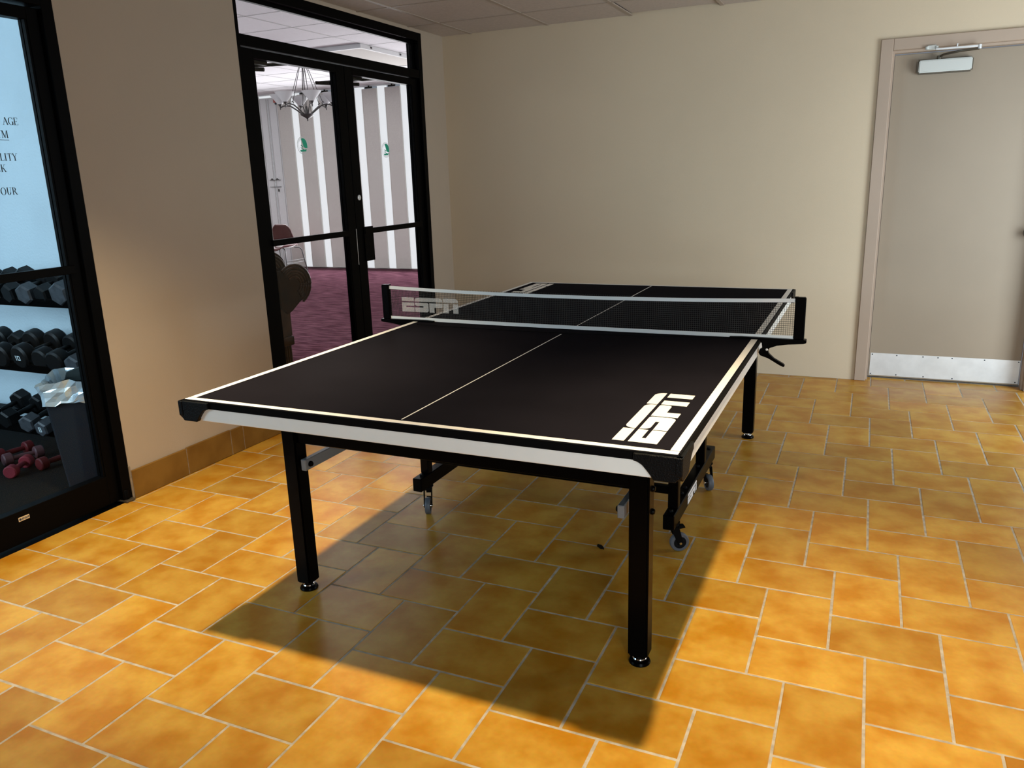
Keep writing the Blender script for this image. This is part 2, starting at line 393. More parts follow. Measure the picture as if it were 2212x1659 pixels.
strip('jamb', t2, FX0, FX1, GY1 - .050, GY1, 0, HF); strip('jamb', t2, FX0, FX1, GY0, GY0 + .045, 0, HF); strip('jamb', t2, FX0, FX1, -1.86, -1.81, 0, HF)
strip('head_bar', t2, FX0, FX1, GY0 + .045, GY1 - .05, 2.33, HF); strip('transom_bar', t2, FX0, FX1, GY0 + .045, GY1 - .05, 2.09, 2.14)
obj('pane', B(FX0 + .045, FX0 + .051, GY0 + .045, GY1 - .05, 2.138, 2.332), M['gymglass'], t2)
obj('pane', B(FX0 + .045, FX0 + .051, GY0 + .045, -1.86, .13, 2.09), M['gymglass'], t2)
strip('sill_bar', t2, FX0, FX1, GY0 + .045, -1.86, 0, .13)
pv = MB(); pv.lathe([(0, 0), (.019, 0), (.019, .040), (.015, .046), (0, .047)], 14, Matrix.Translation((FX1 - .012, GY1 - .030, .012)))
obj('pivot_post', pv, M['blackmetal'], t2, True)
obj('pivot_bracket', B(FX1 - .045, FX1 + .020, GY1 - .052, GY1 - .004, .001, .011, bev=.002), M['brownmetal'], t2)
obj('worn_plaster_edge', B(XL - .05, XL + .006, GY1 - .003, GY1 + .006, .0, .16, bev=.002), M['dirt'], t2)

LX1 = XL - .022; LX0 = LX1 - .045       # door leaf thickness
def leaf(name, label, y0, y1, sl, sr, glass, top=2.08, zt=2.035, zb=.146, pb=(1.052, 1.086)):
    d = setting(name, (0, 0, 0), label)
    strip('stile', d, LX0, LX1, y0, y0 + sl, .012, top); strip('stile', d, LX0, LX1, y1 - sr, y1, .012, top)
    strip('top_rail', d, LX0, LX1, y0 + sl, y1 - sr, zt, top); strip('bottom_rail', d, LX0, LX1, y0 + sl, y1 - sr, .012, zb)
    p = obj('glass_pane', B(LX0 + .019, LX0 + .025, y0 + sl - .004, y1 - sr + .004, zb - .004, zt + .004), M[glass], d)
    strip('push_bar', d, LX1 - .004, LX1 + .016, y0 + sl - .012, y1 - sr + .012, *pb)
    g = MB()
    g.box(LX0 + .004, LX0 + .019, y0 + sl, y0 + sl + .009, zb, zt); g.box(LX0 + .004, LX0 + .019, y1 - sr - .009, y1 - sr, zb, zt)
    g.box(LX0 + .025, LX1 - .004, y0 + sl, y0 + sl + .009, zb, zt); g.box(LX0 + .025, LX1 - .004, y1 - sr - .009, y1 - sr, zb, zt)
    obj('glazing_bead', g, M['blackmetal'], d)
    return d, p
gym, gpane = leaf('door_1', 'black framed glass gym door', -1.808, GY1 - .053, .085, .050, 'gymglass')
ld, lpane = leaf('door_2', 'black framed glass lobby door beside the darkened wall', LY0 + .029, 1.262, .107, .083, 'glass')
rd, rpane = leaf('door_3', 'black framed glass lobby door beside the corner', 1.268, LY1 - .048, .085, .079, 'glass')
strip('push_plate', rd, LX1, LX1 + .010, 1.337, 1.441, .874, 1.098); 
strip('light_gap_strip', ld, LX1 - .001, LX1 + .0015, 1.2575, 1.2615, .86, 1.09, 'steel', 0)  # pale strip in place of the light leaking between the leaves
lk = MB(); lk.lathe([(0, .0), (.017, 0), (.017, .005), (.010, .008), (0, .008)], 16, Matrix.Translation((LX1, 1.318, 1.286)) @ Matrix.Rotation(PI / 2, 4, 'Y'))
obj('lock_cylinder', lk, M['steel'], rd, True)
for d, ys in ((ld, .42), (rd, 1.33)):          # closer arms on the lobby side of the leaves
    a = MB(); a.box(LX0 - .035, LX0, ys, ys + .20, 2.018, 2.048, bev=.004); a.rod((LX0 - .03, ys + .20, 2.0), (LX0 - .30, ys + .10, 2.02), .011)
    a.rod((LX0 - .30, ys + .10, 2.02), (LX0 - .06, ys + .50, 2.065), .009)
    obj('closer_arm', a, M['blackmetal'], d)

# --- serif lettering on the gym glass, black cut vinyl
def arc(cx, cy, rx, ry, irx, iry, a0, a1, n=22):
    P = []
    for i in range(n + 1):
        t = math.radians(a0 + (a1 - a0) * i / n); P.append((cx + rx * math.cos(t), cy + ry * math.sin(t)))
    for i in range(n, -1, -1):
        t = math.radians(a0 + (a1 - a0) * i / n); P.append((cx + irx * math.cos(t), cy + iry * math.sin(t)))
    return [P[i:i + 1] for i in range(0)] or [[P[i], P[i + 1], P[2 * n - i], P[2 * n + 1 - i]] for i in range(n)]
def bar(x0, y0, x1, y1, t):
    return [(x0 - t / 2, y0), (x0 + t / 2, y0), (x1 + t / 2, y1), (x1 - t / 2, y1)]
def rc(x0, x1, y0, y1): return [(x0, y0), (x1, y0), (x1, y1), (x0, y1)]
def stem(x, t=.14, s=.30): return [rc(x - t / 2, x + t / 2, 0, 1), rc(x - s / 2, x + s / 2, 0, .04), rc(x - s / 2, x + s / 2, .96, 1)]
TK, TN = .145, .05
GL = {
 'A': (.74, [bar(.08, 0, .38, 1, TN), bar(.68, 0, .37, 1, TK), rc(.2, .58, .33, .375), rc(-.02, .2, 0, .04), rc(.53, .82, 0, .04)]),
 'G': (.76, arc(.40, .5, .40, .52, .26, .475, 48, 335) + [rc(.58, .72, .02, .42), rc(.50, .80, .40, .44), rc(.64, .68, .70, .96)]),
 'E': (.62, stem(.14) + [rc(.1, .58, .955, 1), rc(.1, .60, 0, .045), rc(.1, .44, .485, .53), rc(.54, .58, .78, 1), rc(.56, .60, 0, .22), rc(.41, .45, .40, .61)]),
 'Y': (.72, [bar(.37, .45, .10, 1, TK), bar(.37, .45, .66, 1, TN), rc(.30, .44, 0, .47), rc(.22, .52, 0, .04), rc(-.02, .26, .96, 1), rc(.54, .78, .96, 1)]),
 'M': (.92, [bar(.10, 0, .12, 1, TN), bar(.47, .02, .16, 1, TK), bar(.45, .02, .78, 1, TN), bar(.82, 0, .80, 1, TK), rc(0, .22, 0, .04), rc(.70, .96, 0, .04), rc(0, .2, .96, 1), rc(.74, .94, .96, 1)]),
 'L': (.60, stem(.14) + [rc(.1, .58, 0, .045), rc(.54, .58, 0, .26)]),
 'I': (.36, stem(.16)),
 'T': (.66, [rc(.26, .40, 0, 1), rc(.18, .48, 0, .04), rc(.02, .64, .955, 1), rc(.02, .06, .76, 1), rc(.60, .64, .76, 1)]),
 'C': (.74, arc(.40, .5, .40, .52, .26, .475, 45, 318) + [rc(.64, .68, .70, .96)]),
 'K': (.76, stem(.14) + [bar(.20, .42, .58, 1, TN), bar(.66, 0, .32, .58, TK), rc(.46, .72, .96, 1), rc(.54, .82, 0, .04)]),
 'O': (.82, arc(.40, .5, .40, .52, .26, .475, 0, 360, 28)),
 'U': (.76, [rc(.08, .22, .30, 1), rc(.56, .61, .30, 1), rc(0, .30, .96, 1), rc(.48, .70, .96, 1)] + arc(.345, .32, .265, .34, .125, .29, 180, 360, 16)),
 'R': (.74, stem(.14) + arc(.30, .745, .27, .255, .13, .21, -90, 90, 14) + [rc(.14, .32, .955, 1), rc(.14, .32, .49, .535), bar(.66, 0, .34, .51, TK), rc(.56, .78, 0, .04)]),
}
def text_mb(txt, h, yr, z, x):
    """right-aligned word on a plane of constant x, read from +x"""
    tot = sum(GL[c][0] + .07 for c in txt) * h * .98
    mb = MB(); y = yr - tot
    for c in txt:
        wd, ps = GL[c]
        for p in ps: mb.prism([(u * h, v * h) for u, v in p], 0, .0006, frame((x, y, z), (0, 1, 0), (0, 0, 1)))
        y += (wd + .07) * h * .98
    return mb
gx = LX0 + .0252
lets = [('AGE', -.903, 1.641, 0), ('YM', -.953, 1.592, 1), ('LITY', -.932, 1.508, 0), ('CK', -.985, 1.466, 0), ('OUR', -.957, 1.380, 0)]
for tx, yr, z, ul in lets:
    mb = text_mb(tx, .0275, yr, z, gx)
    if ul: mb.box(gx, gx + .0006, yr - .060, yr, z - .0085, z - .0065)
    obj('lettering', mb, M['ink'], gpane)
lb = strip('maker_label', gym, LX1 - .0005, LX1 + .0008, -1.222, -1.176, .104, .121, 'cream', .0004)
k = MB()
for i, (a, b) in enumerate(((0, .009), (.012, .015), (.017, .020), (.022, .025), (.027, .030), (.032, .035), (.037, .040))):
    k.box(LX1 + .0008, LX1 + .0014, -1.219 + a, -1.219 + b, .108, .117)
obj('print', k, M['ink'], lb)

# --- round sailing emblem stickers on the lobby glass
def emblem(parent, y, z):
    fr = frame((LX0 + .0252, y, z), (0, 1, 0), (0, 0, 1)); R = .050
    e = MB()
    for p in arc(0, 0, R, R, R * .95, R * .95, 0, 360, 40) + arc(0, 0, R * .76, R * .76, R * .73, R * .73, 0, 360, 36): e.prism(p, 0, .0005, fr)
    for i in range(30):                                   # ring of tiny illegible letters
        t = math.radians(150 - i * 9.5)
        c, s_ = math.cos(t), math.sin(t)
        e.prism([(c * R * .80 - s_ * .0016, s_ * R * .80 + c * .0016), (c * R * .80 + s_ * .0012, s_ * R * .80 - c * .0012), (c * R * .90 + s_ * .0012, s_ * R * .90 - c * .0012), (c * R * .90 - s_ * .0016, s_ * R * .90 + c * .0016)], 0, .0005, fr)
    ring = obj('emblem', e, M['whitesticker'], parent, label='round sticker with a green sail')
    g = MB(); k = 1.12
    for poly in ([(-.010, .034), (.004, .037), (.018, .034), (.030, .024), (.036, .008), (.037, -.012), (.020, -.013), (.006, -.006), (.002, .008), (-.004, .022)],
                 [(-.014, .004), (.002, -.004), (.002, -.009), (-.016, -.001)], [(-.024, -.010), (-.002, -.011), (-.002, -.015), (-.012, -.015)],
                 [(-.020, -.031), (.022, -.029), (.030, -.018), (.008, -.020), (.001, -.015), (-.004, -.022), (-.024, -.022)]):
        g.prism([(x * k, y_ * k) for x, y_ in poly], 0, .0008, fr)
    obj('sail', g, M['green'], ring)
emblem(lpane, .822, 1.600); emblem(rpane, 1.708, 1.589)

# ------------------------------------------------------------------ tan steel door (door_4) with frame (trim_3)
t3 = setting('trim_3', (0, 0, 0), 'tan steel door frame in the cream wall')
def jambs(name, x0, x1, z0, z1, y0=YB - .018, y1=YB + .119): obj(name, B(x0, x1, y0, y1, z0, z1, bev=.003), M['doorframe'], t3)
jambs('jamb', 1.096, DX0, .0, 2.113); jambs('jamb', DX1, DX1 + .068, .0, 2.113); jambs('head', DX0, DX1, 2.047, 2.113)
SY = YB + DREC - .004
obj('stop', MB().box(DX0, DX0 + .011, YB + .03, SY - .004, .0, 2.047).box(DX1 - .011, DX1, YB + .03, SY - .004, 0, 2.047).box(DX0 + .011, DX1 - .011, YB + .03, SY - .004, 2.034, 2.047), M['doorframe'], t3)
d4 = setting('door_4', (0, 0, 0), 'plain tan steel door with a kick plate')
obj('slab', B(DX0 + .0125, DX1 - .0125, SY, SY + .04, .010, 2.030, bev=.002), M['door'], d4)
kp = obj('kick_plate', B(1.186, 2.047, SY - .0022, SY + .001, .018, .170, bev=.0008), M['steel'], d4, label='brushed steel kick plate with dark screws')
sm = MB().lathe([(0, -.0005), (.0042, -.0005), (.0042, .0012), (.002, .002), (0, .002)], 8, Matrix.Rotation(PI / 2, 4, 'X')).mesh('screw', True); sm.materials.append(M['ink'])
for x, z in [(1.197, .160), (1.345, .160), (1.50, .160), (1.587, .160), (1.668, .160), (1.85, .161), (2.036, .160), (1.195, .027), (1.35, .028), (1.512, .027), (1.68, .027), (2.030, .028)]:
    o = bpy.data.objects.new('screw', sm); COL.objects.link(o); o.parent = kp; o.location = (x, SY - .0022, z)
dc = obj('door_closer', B(1.303, 1.601, SY - .040, SY - .001, 1.906, 1.990, bev=.010, seg=2), M['brownmetal'], d4, True, 'silver box door closer')
obj('closer_cover', B(1.312, 1.594, SY - .054, SY - .030, 1.913, 1.984, bev=.006, seg=2), M['silver'], dc, True)
a = MB(); a.box(1.345, 1.395, YB - .030, YB - .0185, 2.030, 2.058, bev=.004); a.lathe([(0, -.008), (.011, -.008), (.011, .008), (0, .008)], 12, Matrix.Translation((1.345, YB - .025, 2.042))); a.lathe([(0, -.008), (.011, -.008), (.011, .008), (0, .008)], 12, Matrix.Translation((1.395, YB - .025, 2.042)))
obj('arm_bracket', a, M['silver'], dc, True)
a = MB(); a.box(1.39, 1.615, YB - .050, YB - .042, 2.024, 2.036, bev=.002); a.lathe([(0, -.012), (.010, -.012), (.010, .012), (0, .012)], 12, Matrix.Translation((1.615, YB - .045, 2.026))); a.rod((1.50, YB - .046, 2.036), (1.50, YB - .046, 2.052), .004)
obj('arm_rod', a, M['steel'], dc, True)
a = MB(); a.path([(1.615, YB - .045, 2.016), (1.52, YB - .03, 2.012), (1.44, YB + .03, 2.006), (1.42, SY - .03, 2.0)], .007); a.rod((1.42, SY - .03, 1.985), (1.42, SY - .03, 2.006), .012)
obj('main_arm', a, M['brownmetal'], dc, True)
kn = MB(); kn.lathe([(0, 0), (.034, 0), (.034, .006), (.012, .010), (.011, .032), (.022, .038), (.028, .050), (.026, .062), (.014, .068), (0, .069)], 20, Matrix.Translation((2.001, SY, .962)) @ Matrix.Rotation(PI / 2, 4, 'X'))
obj('door_knob', kn, M['brownmetal'], d4, True)

# ------------------------------------------------------------------ TABLE
T = thing('table_tennis_table', 'charcoal table tennis table with cream edge lines standing on the ochre tiles', 'table', (0, 0, 0), (0, 0, -.004))
TL, TW, TH = 2.74, 1.525, .76
def P(name, mb, m, parent=T, smooth=False, label=None): return obj(name, mb, M[m], parent, smooth, label)
def logo_mb(h, wd, fr, t=.0005):
    def rnd(cx, cy, r, a0, a1, n=6): return [(cx + r * math.cos(math.radians(a0 + (a1 - a0) * i / n)), cy + r * math.sin(math.radians(a0 + (a1 - a0) * i / n))) for i in range(n + 1)]
    r = .10                        # corner radii in height units, x in height units too
    W = wd / h
    X = lambda f: f * W
    ps = [
      [(0, .73), (X(.222), .73), (X(.222), 1), (0, 1)],
      [(X(.234), .73), (X(.725), .73), (X(.725), .80)] + rnd(X(.725) - .20, .80, .20, 0, 90) + rnd(X(.234) + .22, .78, .22, 90, 180),
      [(X(.737), .73), (X(1), .73)] + rnd(X(1) - .24, .76, .24, 0, 90) + [(X(.737), 1)],
      [(0, 0), (X(.222), 0), (X(.222), .325), (X(.075), .325), (X(.075), .415), (X(.222), .415), (X(.222), .64), (0, .64)],
      [(X(.234), 0)] + rnd(X(.478) - .16, .16, .16, -90, 0) + rnd(X(.478) - .10, .54, .10, 0, 90) + [(X(.234), .64)] + rnd(X(.234) + .18, .415 + .18, .18, 180, 270)[1:] + [(X(.385), .415), (X(.385), .325), (X(.234), .325)],
      [(X(.492), 0), (X(.580), 0), (X(.580), .34)] + rnd(X(.727) - .10, .44, .10, -90, 0) + rnd(X(.727) - .06, .58, .06, 0, 90) + [(X(.492), .64)],
      [(X(.742), 0), (X(.832), 0), (X(.832), .64), (X(.742), .64)],
      [(X(.910), 0), (X(1), 0), (X(1), .64), (X(.910), .64)],
    ]
    mb = MB()
    for p in ps: mb.prism([(x * h, y * h) for x, y in p], 0, t, fr)
    return mb
for s in (-1, 1):
    y0, y1 = (-TL / 2, -.003) if s < 0 else (.003, TL / 2)
    top = P('playing_surface', B(-TW / 2, TW / 2, y0, y1, TH - .022, TH, bev=.0012), 'top')
    e = s * TL / 2
    ya, yb = (e, e + .024) if s < 0 else (e - .024, e)
    P('end_line', B(-TW / 2 + .003, TW / 2 - .003, ya + (.003 if s < 0 else 0), yb - (.003 if s > 0 else 0), TH - .0002, TH + .0005), 'line', top)
    for q in (-1, 1):
        xa, xb = (-TW / 2 + .003, -TW / 2 + .026) if q < 0 else (TW / 2 - .026, TW / 2 - .003)
        P('side_line', B(xa, xb, min(y0, y1) + (.027 if s < 0 else .004), max(y0, y1) - (.027 if s > 0 else .004), TH - .0002, TH + .0005), 'line', top)
    c0, c1 = (y0 + .034, -.112) if s < 0 else (.03, y1 - .034)
    P('center_line', B(-.002, .002, c0, c1, TH - .0002, TH + .0005), 'line', top)
    if s < 0: fr = frame((.697, -1.312, TH), (0, 1, 0), (-1, 0, 0))
    else: fr = frame((-.697, 1.312, TH), (0, -1, 0), (1, 0, 0))
    P('logo', logo_mb(.112, .448, fr), 'logo', top)
    # black edge band and white rails below it
    bandm = MB(); ye = e * 1.0
    bandm.box(-TW / 2 - .002, TW / 2 + .002, min(e, e - s * .012) - (.003 if s < 0 else 0), max(e, e - s * .012) + (.003 if s > 0 else 0), TH - .0225, TH - .001)
    for q in (-1, 1): bandm.box(q * TW / 2 - .003 if q < 0 else q * TW / 2 - .010, q * TW / 2 + (.010 if q < 0 else .003), y0 + (.0 if s > 0 else 0), y1, TH - .0225, TH - .001)
    P('edge_band', bandm, 'edge')
    P('end_rail', B(-.70, .70, min(e, e - s * .022), max(e, e - s * .022), .696, TH - .0215, bev=.002), 'apron')
    for q in (-1, 1):
        ys = sorted((e - s * .10, s * .022)); xq = q * TW / 2
        P('side_rail', B(min(xq, xq - q * .022), max(xq, xq - q * .022), ys[0], ys[1], .696, TH - .0215, bev=.002), 'apron')
        # corner cap: curved plastic guard on both faces
        cap = MB()
        prof = [(-.012, .757), (.105, .757), (.105, .738), (.095, .736), (.083, .729), (.072, .717), (.062, .704), (.056, .6945), (.004, .6945), (.001, .699), (-.006, .705), (-.012, .712)]
        fe = frame((q * TW / 2, e + s * .008, 0), (-q, 0, 0), (0, 0, 1)); fs = frame((q * TW / 2 + q * .008, e, 0), (0, -s, 0), (0, 0, 1))
        for f_, pr_ in ((fe, prof), (fs, [(u * 1.12, v) for u, v in prof])):
            n = f_.to_3x3() @ Vector((0, 0, 1)); out = n.dot(Vector((0, s, 0)) if f_ is fe else Vector((q, 0, 0)))
            d = (-.012, .003) if out > 0 else (-.003, .012)
            cap.prism(pr_, d[0], d[1], f_, bev=.0016)
        P('corner_cap', cap, 'blackplastic')
    # leg frame
    P('cross_rail', B(-.60, .60, s * 1.0825 - .016, s * 1.0825 + .016, .549, .592, bev=.003), 'black')
    for q in (-1, 1):
        lx, ly = q * .600, s * 1.0825
        lg = P('leg', B(lx - .029, lx + .029, ly - .029, ly + .029, .028, .735, bev=.006, seg=2), 'black', smooth=True)
        ft = MB(); ft.lathe([(0, 0), (.031, 0), (.032, .004), (.029, .010), (.018, .013), (0, .013)], 24, Matrix.Translation((lx, ly, 0)))
        P('foot', ft, 'black', lg, True)
        st = MB(); st.lathe([(.0185, .0125), (.0205, .015), (.0185, .018), (.010, .019), (.010, .032), (0, .032)], 20, Matrix.Translation((lx, ly, 0)))
        P('leveler', st, 'chrome', lg, True)
        for z in (.478, .546):
            bo = MB(); bo.lathe([(0, 0), (.009, 0), (.009, .004), (.006, .008), (0, .009)], 10, Matrix.Translation((lx + q * .029, ly - s * .006, z)) @ Matrix.Rotation(q * PI / 2, 4, 'Y'))
            P('bolt', bo, 'black', lg, True)
        br = MB(); xi = q * .548
        br.box(xi - .010, xi + .010, min(s * 1.108, s * .30), max(s * 1.108, s * .30), .457, .496, bev=.002)
        bc = P('brace', br, 'grey')
        kb = MB(); kb.lathe([(0, 0), (.010, 0), (.010, .005), (.007, .009), (0, .010)], 10, Matrix.Translation((xi - q * .010, s * 1.085, .476)) @ Matrix.Rotation(-q * PI / 2, 4, 'Y'))
        P('brace_bolt', kb, 'black', bc, True)
# wheeled undercarriage
for q in (-1, 1):
    bx = q * .530
    bm_ = P('chassis_beam', B(bx - .021, bx + .021, -.440, .375, .122, .180, bev=.003), 'black')
    if q > 0: P('logo', logo_mb(.044, .165, frame((bx + .0212, -.205, .130), (0, 1, 0), (0, 0, 1))), 'logowhite', bm_)
    for y in (-.40, -.22, -.16, .09, .33):
        bo = MB(); bo.lathe([(0, 0), (.008, 0), (.008, .004), (.005, .007), (0, .007)], 8, Matrix.Translation((bx, y, .180)))
        P('bolt', bo, 'blackplastic', bm_, True)
    for y, yaw, brake in ((-.355, (.55 if q > 0 else -1.15), False), (.305, -1.0, True)):
        mt = Matrix.Translation((bx, y, 0)) @ Matrix.Rotation(yaw, 4, 'Z')
        f = MB()
        f.lathe([(0, .122), (.024, .122), (.024, .116), (.018, .112), (.020, .106), (0, .104)], 16, mt)
        for e_ in (-1, 1): f.prism([(-.012, .106), (.016, .106), (.034, .040), (.028, .028), (.016, .030), (-.006, .080)], e_ * .016 - .0015, e_ * .016 + .0015, mt @ Matrix.Rotation(PI / 2, 4, 'X'))
        f.box(-.012, .016, -.0175, .0175, .102, .106, mtx=mt)
        if brake or q < 0:
            f.prism([(-.016, .098), (-.046, .104), (-.052, .096), (-.020, .078)], -.010, .010, mt @ Matrix.Rotation(PI / 2, 4, 'X')); f.prism([(-.012, .066), (-.036, .044), (-.030, .036), (-.006, .050)], -.009, .009, mt @ Matrix.Rotation(PI / 2, 4, 'X'))
        else: f.prism([(.016, .106), (.040, .104), (.044, .096), (.022, .092)], -.010, .010, mt @ Matrix.Rotation(PI / 2, 4, 'X'))
        cs = P('caster', f, 'edge', smooth=False)
        rw = Matrix.Rotation(PI / 2, 4, 'X')
        wm = MB(); wm.lathe([(.024, -.011), (.034, -.011), (.0365, -.007), (.0365, .007), (.034, .011), (.024, .011), (.024, -.011)], 28, mt @ Matrix.Translation((.024, 0, .0365)) @ rw)
        P('wheel', wm, 'wheel', cs, True)
        hb = MB(); hb.lathe([(0, -.0095), (.024, -.0095), (.024, .0095), (0, .0095)], 24, mt @ Matrix.Translation((.024, 0, .0365)) @ rw)
        P('hub', hb, 'blackplastic', cs, True)
        ax = MB(); ax.lathe([(0, -.020), (.005, -.020), (.006, -.018), (.006, .018), (.005, .020), (0, .020)], 10, mt @ Matrix.Translation((.024, 0, .0365)) @ rw)
        P('axle', ax, 'chrome', cs, True)
    for y in (-.355, .150):
        P('post', B(bx - .019, bx + .019, y - .019, y + .019, .180, .735, bev=.003), 'black')
for y in (-.355, .150): P('cross_tube', B(-.53, .53, y - .014, y + .014, .232, .262, bev=.003), 'black')

# ------------------------------------------------------------------ NET SET
NT = thing('table_tennis_net', 'black mesh net with white tapes clamped across the middle of the table', 'net', (0, 0, TH), (0, 0, -.004))
NX0, NX1, NB, NTP = -.895, .888, .016, .150
nm = MB(); th = .00055
nx = int((NX1 - NX0) / .0078)
for i in range(nx + 1):
    x = NX0 + (NX1 - NX0) * i / nx
    nm.box(x - th, x + th, -th, th, NB, NTP)
for j in range(1, 17):
    z = NB + (NTP - NB) * j / 17
    nm.box(NX0, NX1, -th, th, z - th, z + th)
mesh_o = obj('net_mesh', nm, M['net'], NT)
obj('print', logo_mb(.066, .292, frame((-.822, -.0012, .043), (1, 0, 0), (0, 0, 1)), .0004), M['netlogo'], mesh_o)
def sag(x0, x1, z0, z1, t, droop):
    b = MB(); n = 24; V = []
    for i in range(n + 1):
        f = i / n; x = x0 + (x1 - x0) * f; d = -droop * 4 * f * (1 - f)
        V.append([b.bm.verts.new((x, yy, zz + d)) for yy, zz in ((-t, z0), (t, z0), (t, z1), (-t, z1))])
    for i in range(n):
        for k2 in range(4): b.bm.faces.new((V[i][k2], V[i][(k2 + 1) % 4], V[i + 1][(k2 + 1) % 4], V[i + 1][k2]))
    return b
obj('top_tape', sag(NX0, NX1, .145, .159, .0022, .016), M['band'], NT)
obj('bottom_tape', sag(NX0, NX1, .004, .019, .0022, .004), M['band'], NT)
cd = MB(); cd.path([(-.70, -.085, .003), (-.35, -.10, .002), (0, -.098, .002), (.35, -.07, .003), (.72, -.028, .006)], .0013, 6); cd.lathe([(0, -.003), (.003, 0), (0, .003)], 8, Matrix.Translation((.47, -.056, .004)))
obj('dark_line', cd, M['edge'], NT)  # thin dark line across the table top before the net
for q in (-1, 1):
    ps = MB(); ps.box(q * .905 - .019, q * .905 + .019, -.012, .012, .006, .165, bev=.004)
    ps.box(q * .890 - .006, q * .890 + .006, -.010, .010, .160, .166)
    po = obj('post', ps, M['black'], NT)
    br = MB()
    fr = frame((0, .0, 0), (q, 0, 0), (0, 0, 1))
    br.prism([(.655, .001), (.655, .007), (.70, .009), (.932, .007), (.934, -.004), (.925, -.008), (.87, -.013), (.83, -.020), (.805, -.030), (.797, -.044), (.786, -.046), (.778, -.034), (.775, -.012), (.768, -.006), (.768, .001)], -.017, .017, fr, bev=.001)
    obj('bracket', br, M['black'], NT)
    lv = MB(); lv.prism([(.768, -.038), (.782, -.030), (.797, -.040), (.802, -.054), (.822, -.072), (.858, -.092), (.862, -.098), (.858, -.103), (.842, -.096), (.800, -.072), (.770, -.062), (.764, -.052)], -.010, .010, fr, bev=.002)
    obj('clamp_lever', lv, M['black'], NT)
    sn = MB(); sn.lathe([(0, 0), (.005, 0), (.004, .003), (0, .004)], 10, Matrix.Translation((q * .795, -.017, -.036)) @ Matrix.Rotation(PI / 2, 4, 'X'))
    obj('screw', sn, M['steel'], NT, True)

# ------------------------------------------------------------------ LOBBY beyond the glass doors
LXW, LYS = -9.4, .24
struct('floor.001', B(LXW, XL - .12, LYS, YW + .06, -.06, -.002), M['carpet'], 'mauve carpet of the lobby')
obj('threshold', B(XL - .12, XL, LY0, LY1, -.055, -.0036), M['blackmetal'], bpy.data.objects['floor.001'])
lc = struct('ceiling.001', B(LXW, XL - .12, LYS, YW + .1, HL + .02, HL + .05), M['lceil'], 'white drop ceiling of the lobby')
lxs = [LXW] + [-4.0 + .625 * i for i in range(-8, 4) if LXW + .05 < -4.0 + .625 * i < XL - .17] + [XL - .12]
lys = [LYS] + [2.82 + .63 * i for i in range(-4, 8) if LYS + .05 < 2.82 + .63 * i < YW - .05] + [YW]
for i in range(len(lxs) - 1):
    for j in range(len(lys) - 1):
        obj('ceiling_tile', B(lxs[i] + .003, lxs[i + 1] - .003, lys[j] + .003, lys[j + 1] - .003, HL, HL + .015), M['lceil'], lc)
for x in lxs[1:-1]: obj('grid_bar', B(x - .011, x + .011, LYS, YW, HL - .002, HL + .003), M['lbar'], lc)
for y in lys[1:-1]: obj('grid_bar', B(LXW, XL - .12, y - .008, y + .008, HL - .002, HL + .003), M['lbar'], lc)
# lowered white light panel above the doors
tl_ = thing('ceiling_light', 'unlit white flat light panel in the lobby ceiling above the glass doors', 'light', (-4.30, 5.30, HL - .003))
obj('housing', MB().box(-.31, .31, -.75, -.72, -.045, 0).box(-.31, .31, .72, .75, -.045, 0).box(-.31, -.29, -.72, .72, -.045, 0).box(.29, .31, -.72, .72, -.045, 0), M['whitetrim'], tl_)
obj('diffuser', B(-.29, .29, -.72, .72, -.040, -.034), M['panel'], tl_)
for y in (-.55, .05, .6): obj('clip', B(.30, .318, y - .012, y + .012, -.03, -.012), M['nickel'], tl_)
# walls of the lobby
struct('wall_lobby_side', B(LXW - .1, LXW, LYS, YW + .1, 0, HL + .05), M['lobbywall'], 'far side wall of the lobby')
struct('wall_lobby_partition', B(-9.4, XL - .121, .06, LYS, 0, HL + .05), M['gymwall'], 'partition between the gym and the lobby')
struct('wall_lobby_front', B(XL - .13, XL - .121, YB + .125, YW + .1, 0, HL + .05).box(XL - .119, XL - .05, LYS, YB, HC + .06, HL + .05).box(XL - .13, XL - .1205, YB, YB + .125, 0, HL + .05), M['lobbywall'], 'lobby wall beside the storefront')
ww = MB(); ww.box(LXW, XL - .12, YW + .06, YW + .12, HL - .005, HL + .05); ww.box(LXW, -8.32, YW, YW + .1, 0, HL); ww.box(LXW, XL - .12, YW, YW + .1, 0, .012)
struct('wall_lobby_back', ww, M['lobbywall'], 'window wall of the lobby')
wn = setting('window_3', (0, YW + .05, 0), 'bright full height lobby window behind the grey panels')
PIT, PX = .4135, -7.845
for i in range(15):
    a = PX + PIT * i + .26
    if a + .15 > XL - .13: break
    obj('pane', B(a - .01, a + PIT - .26 + .01, -.064, -.060, .012, HL - .024), M['pane'], wn)
obj('pane', B(-8.32, -7.82, .03, .036, .012, HL - .004), M['pane'], wn)
for i in range(15):
    a = PX + PIT * i
    if a + .26 > XL - .13: break
    cp = thing('curtain_panel', '%s grey fabric panel from the white narrow door, hung before the bright lobby window' % ['first', 'second', 'third', 'fourth', 'fifth', 'sixth', 'seventh', 'eighth', 'ninth', 'tenth', 'eleventh', 'twelfth', 'thirteenth', 'fourteenth'][i], 'curtain', (a + .13, YW - .045, 0), (0, 0, 0), 'grey fabric panels across the lobby window')
    f = MB(); f.box(-.129, .129, -.012, .012, .015, HL - .055); f.box(-.133, -.123, -.016, .014, .012, HL - .055); f.box(.123, .133, -.016, .014, .012, HL - .055)
    obj('fabric', f, M['panel'], cp)
    obj('clip', B(-.062, .062, -.022, -.010, HL - .052, HL - .028).box(-.01, .01, -.02, -.01, HL - .03, HL - .012), M['black'], cp)
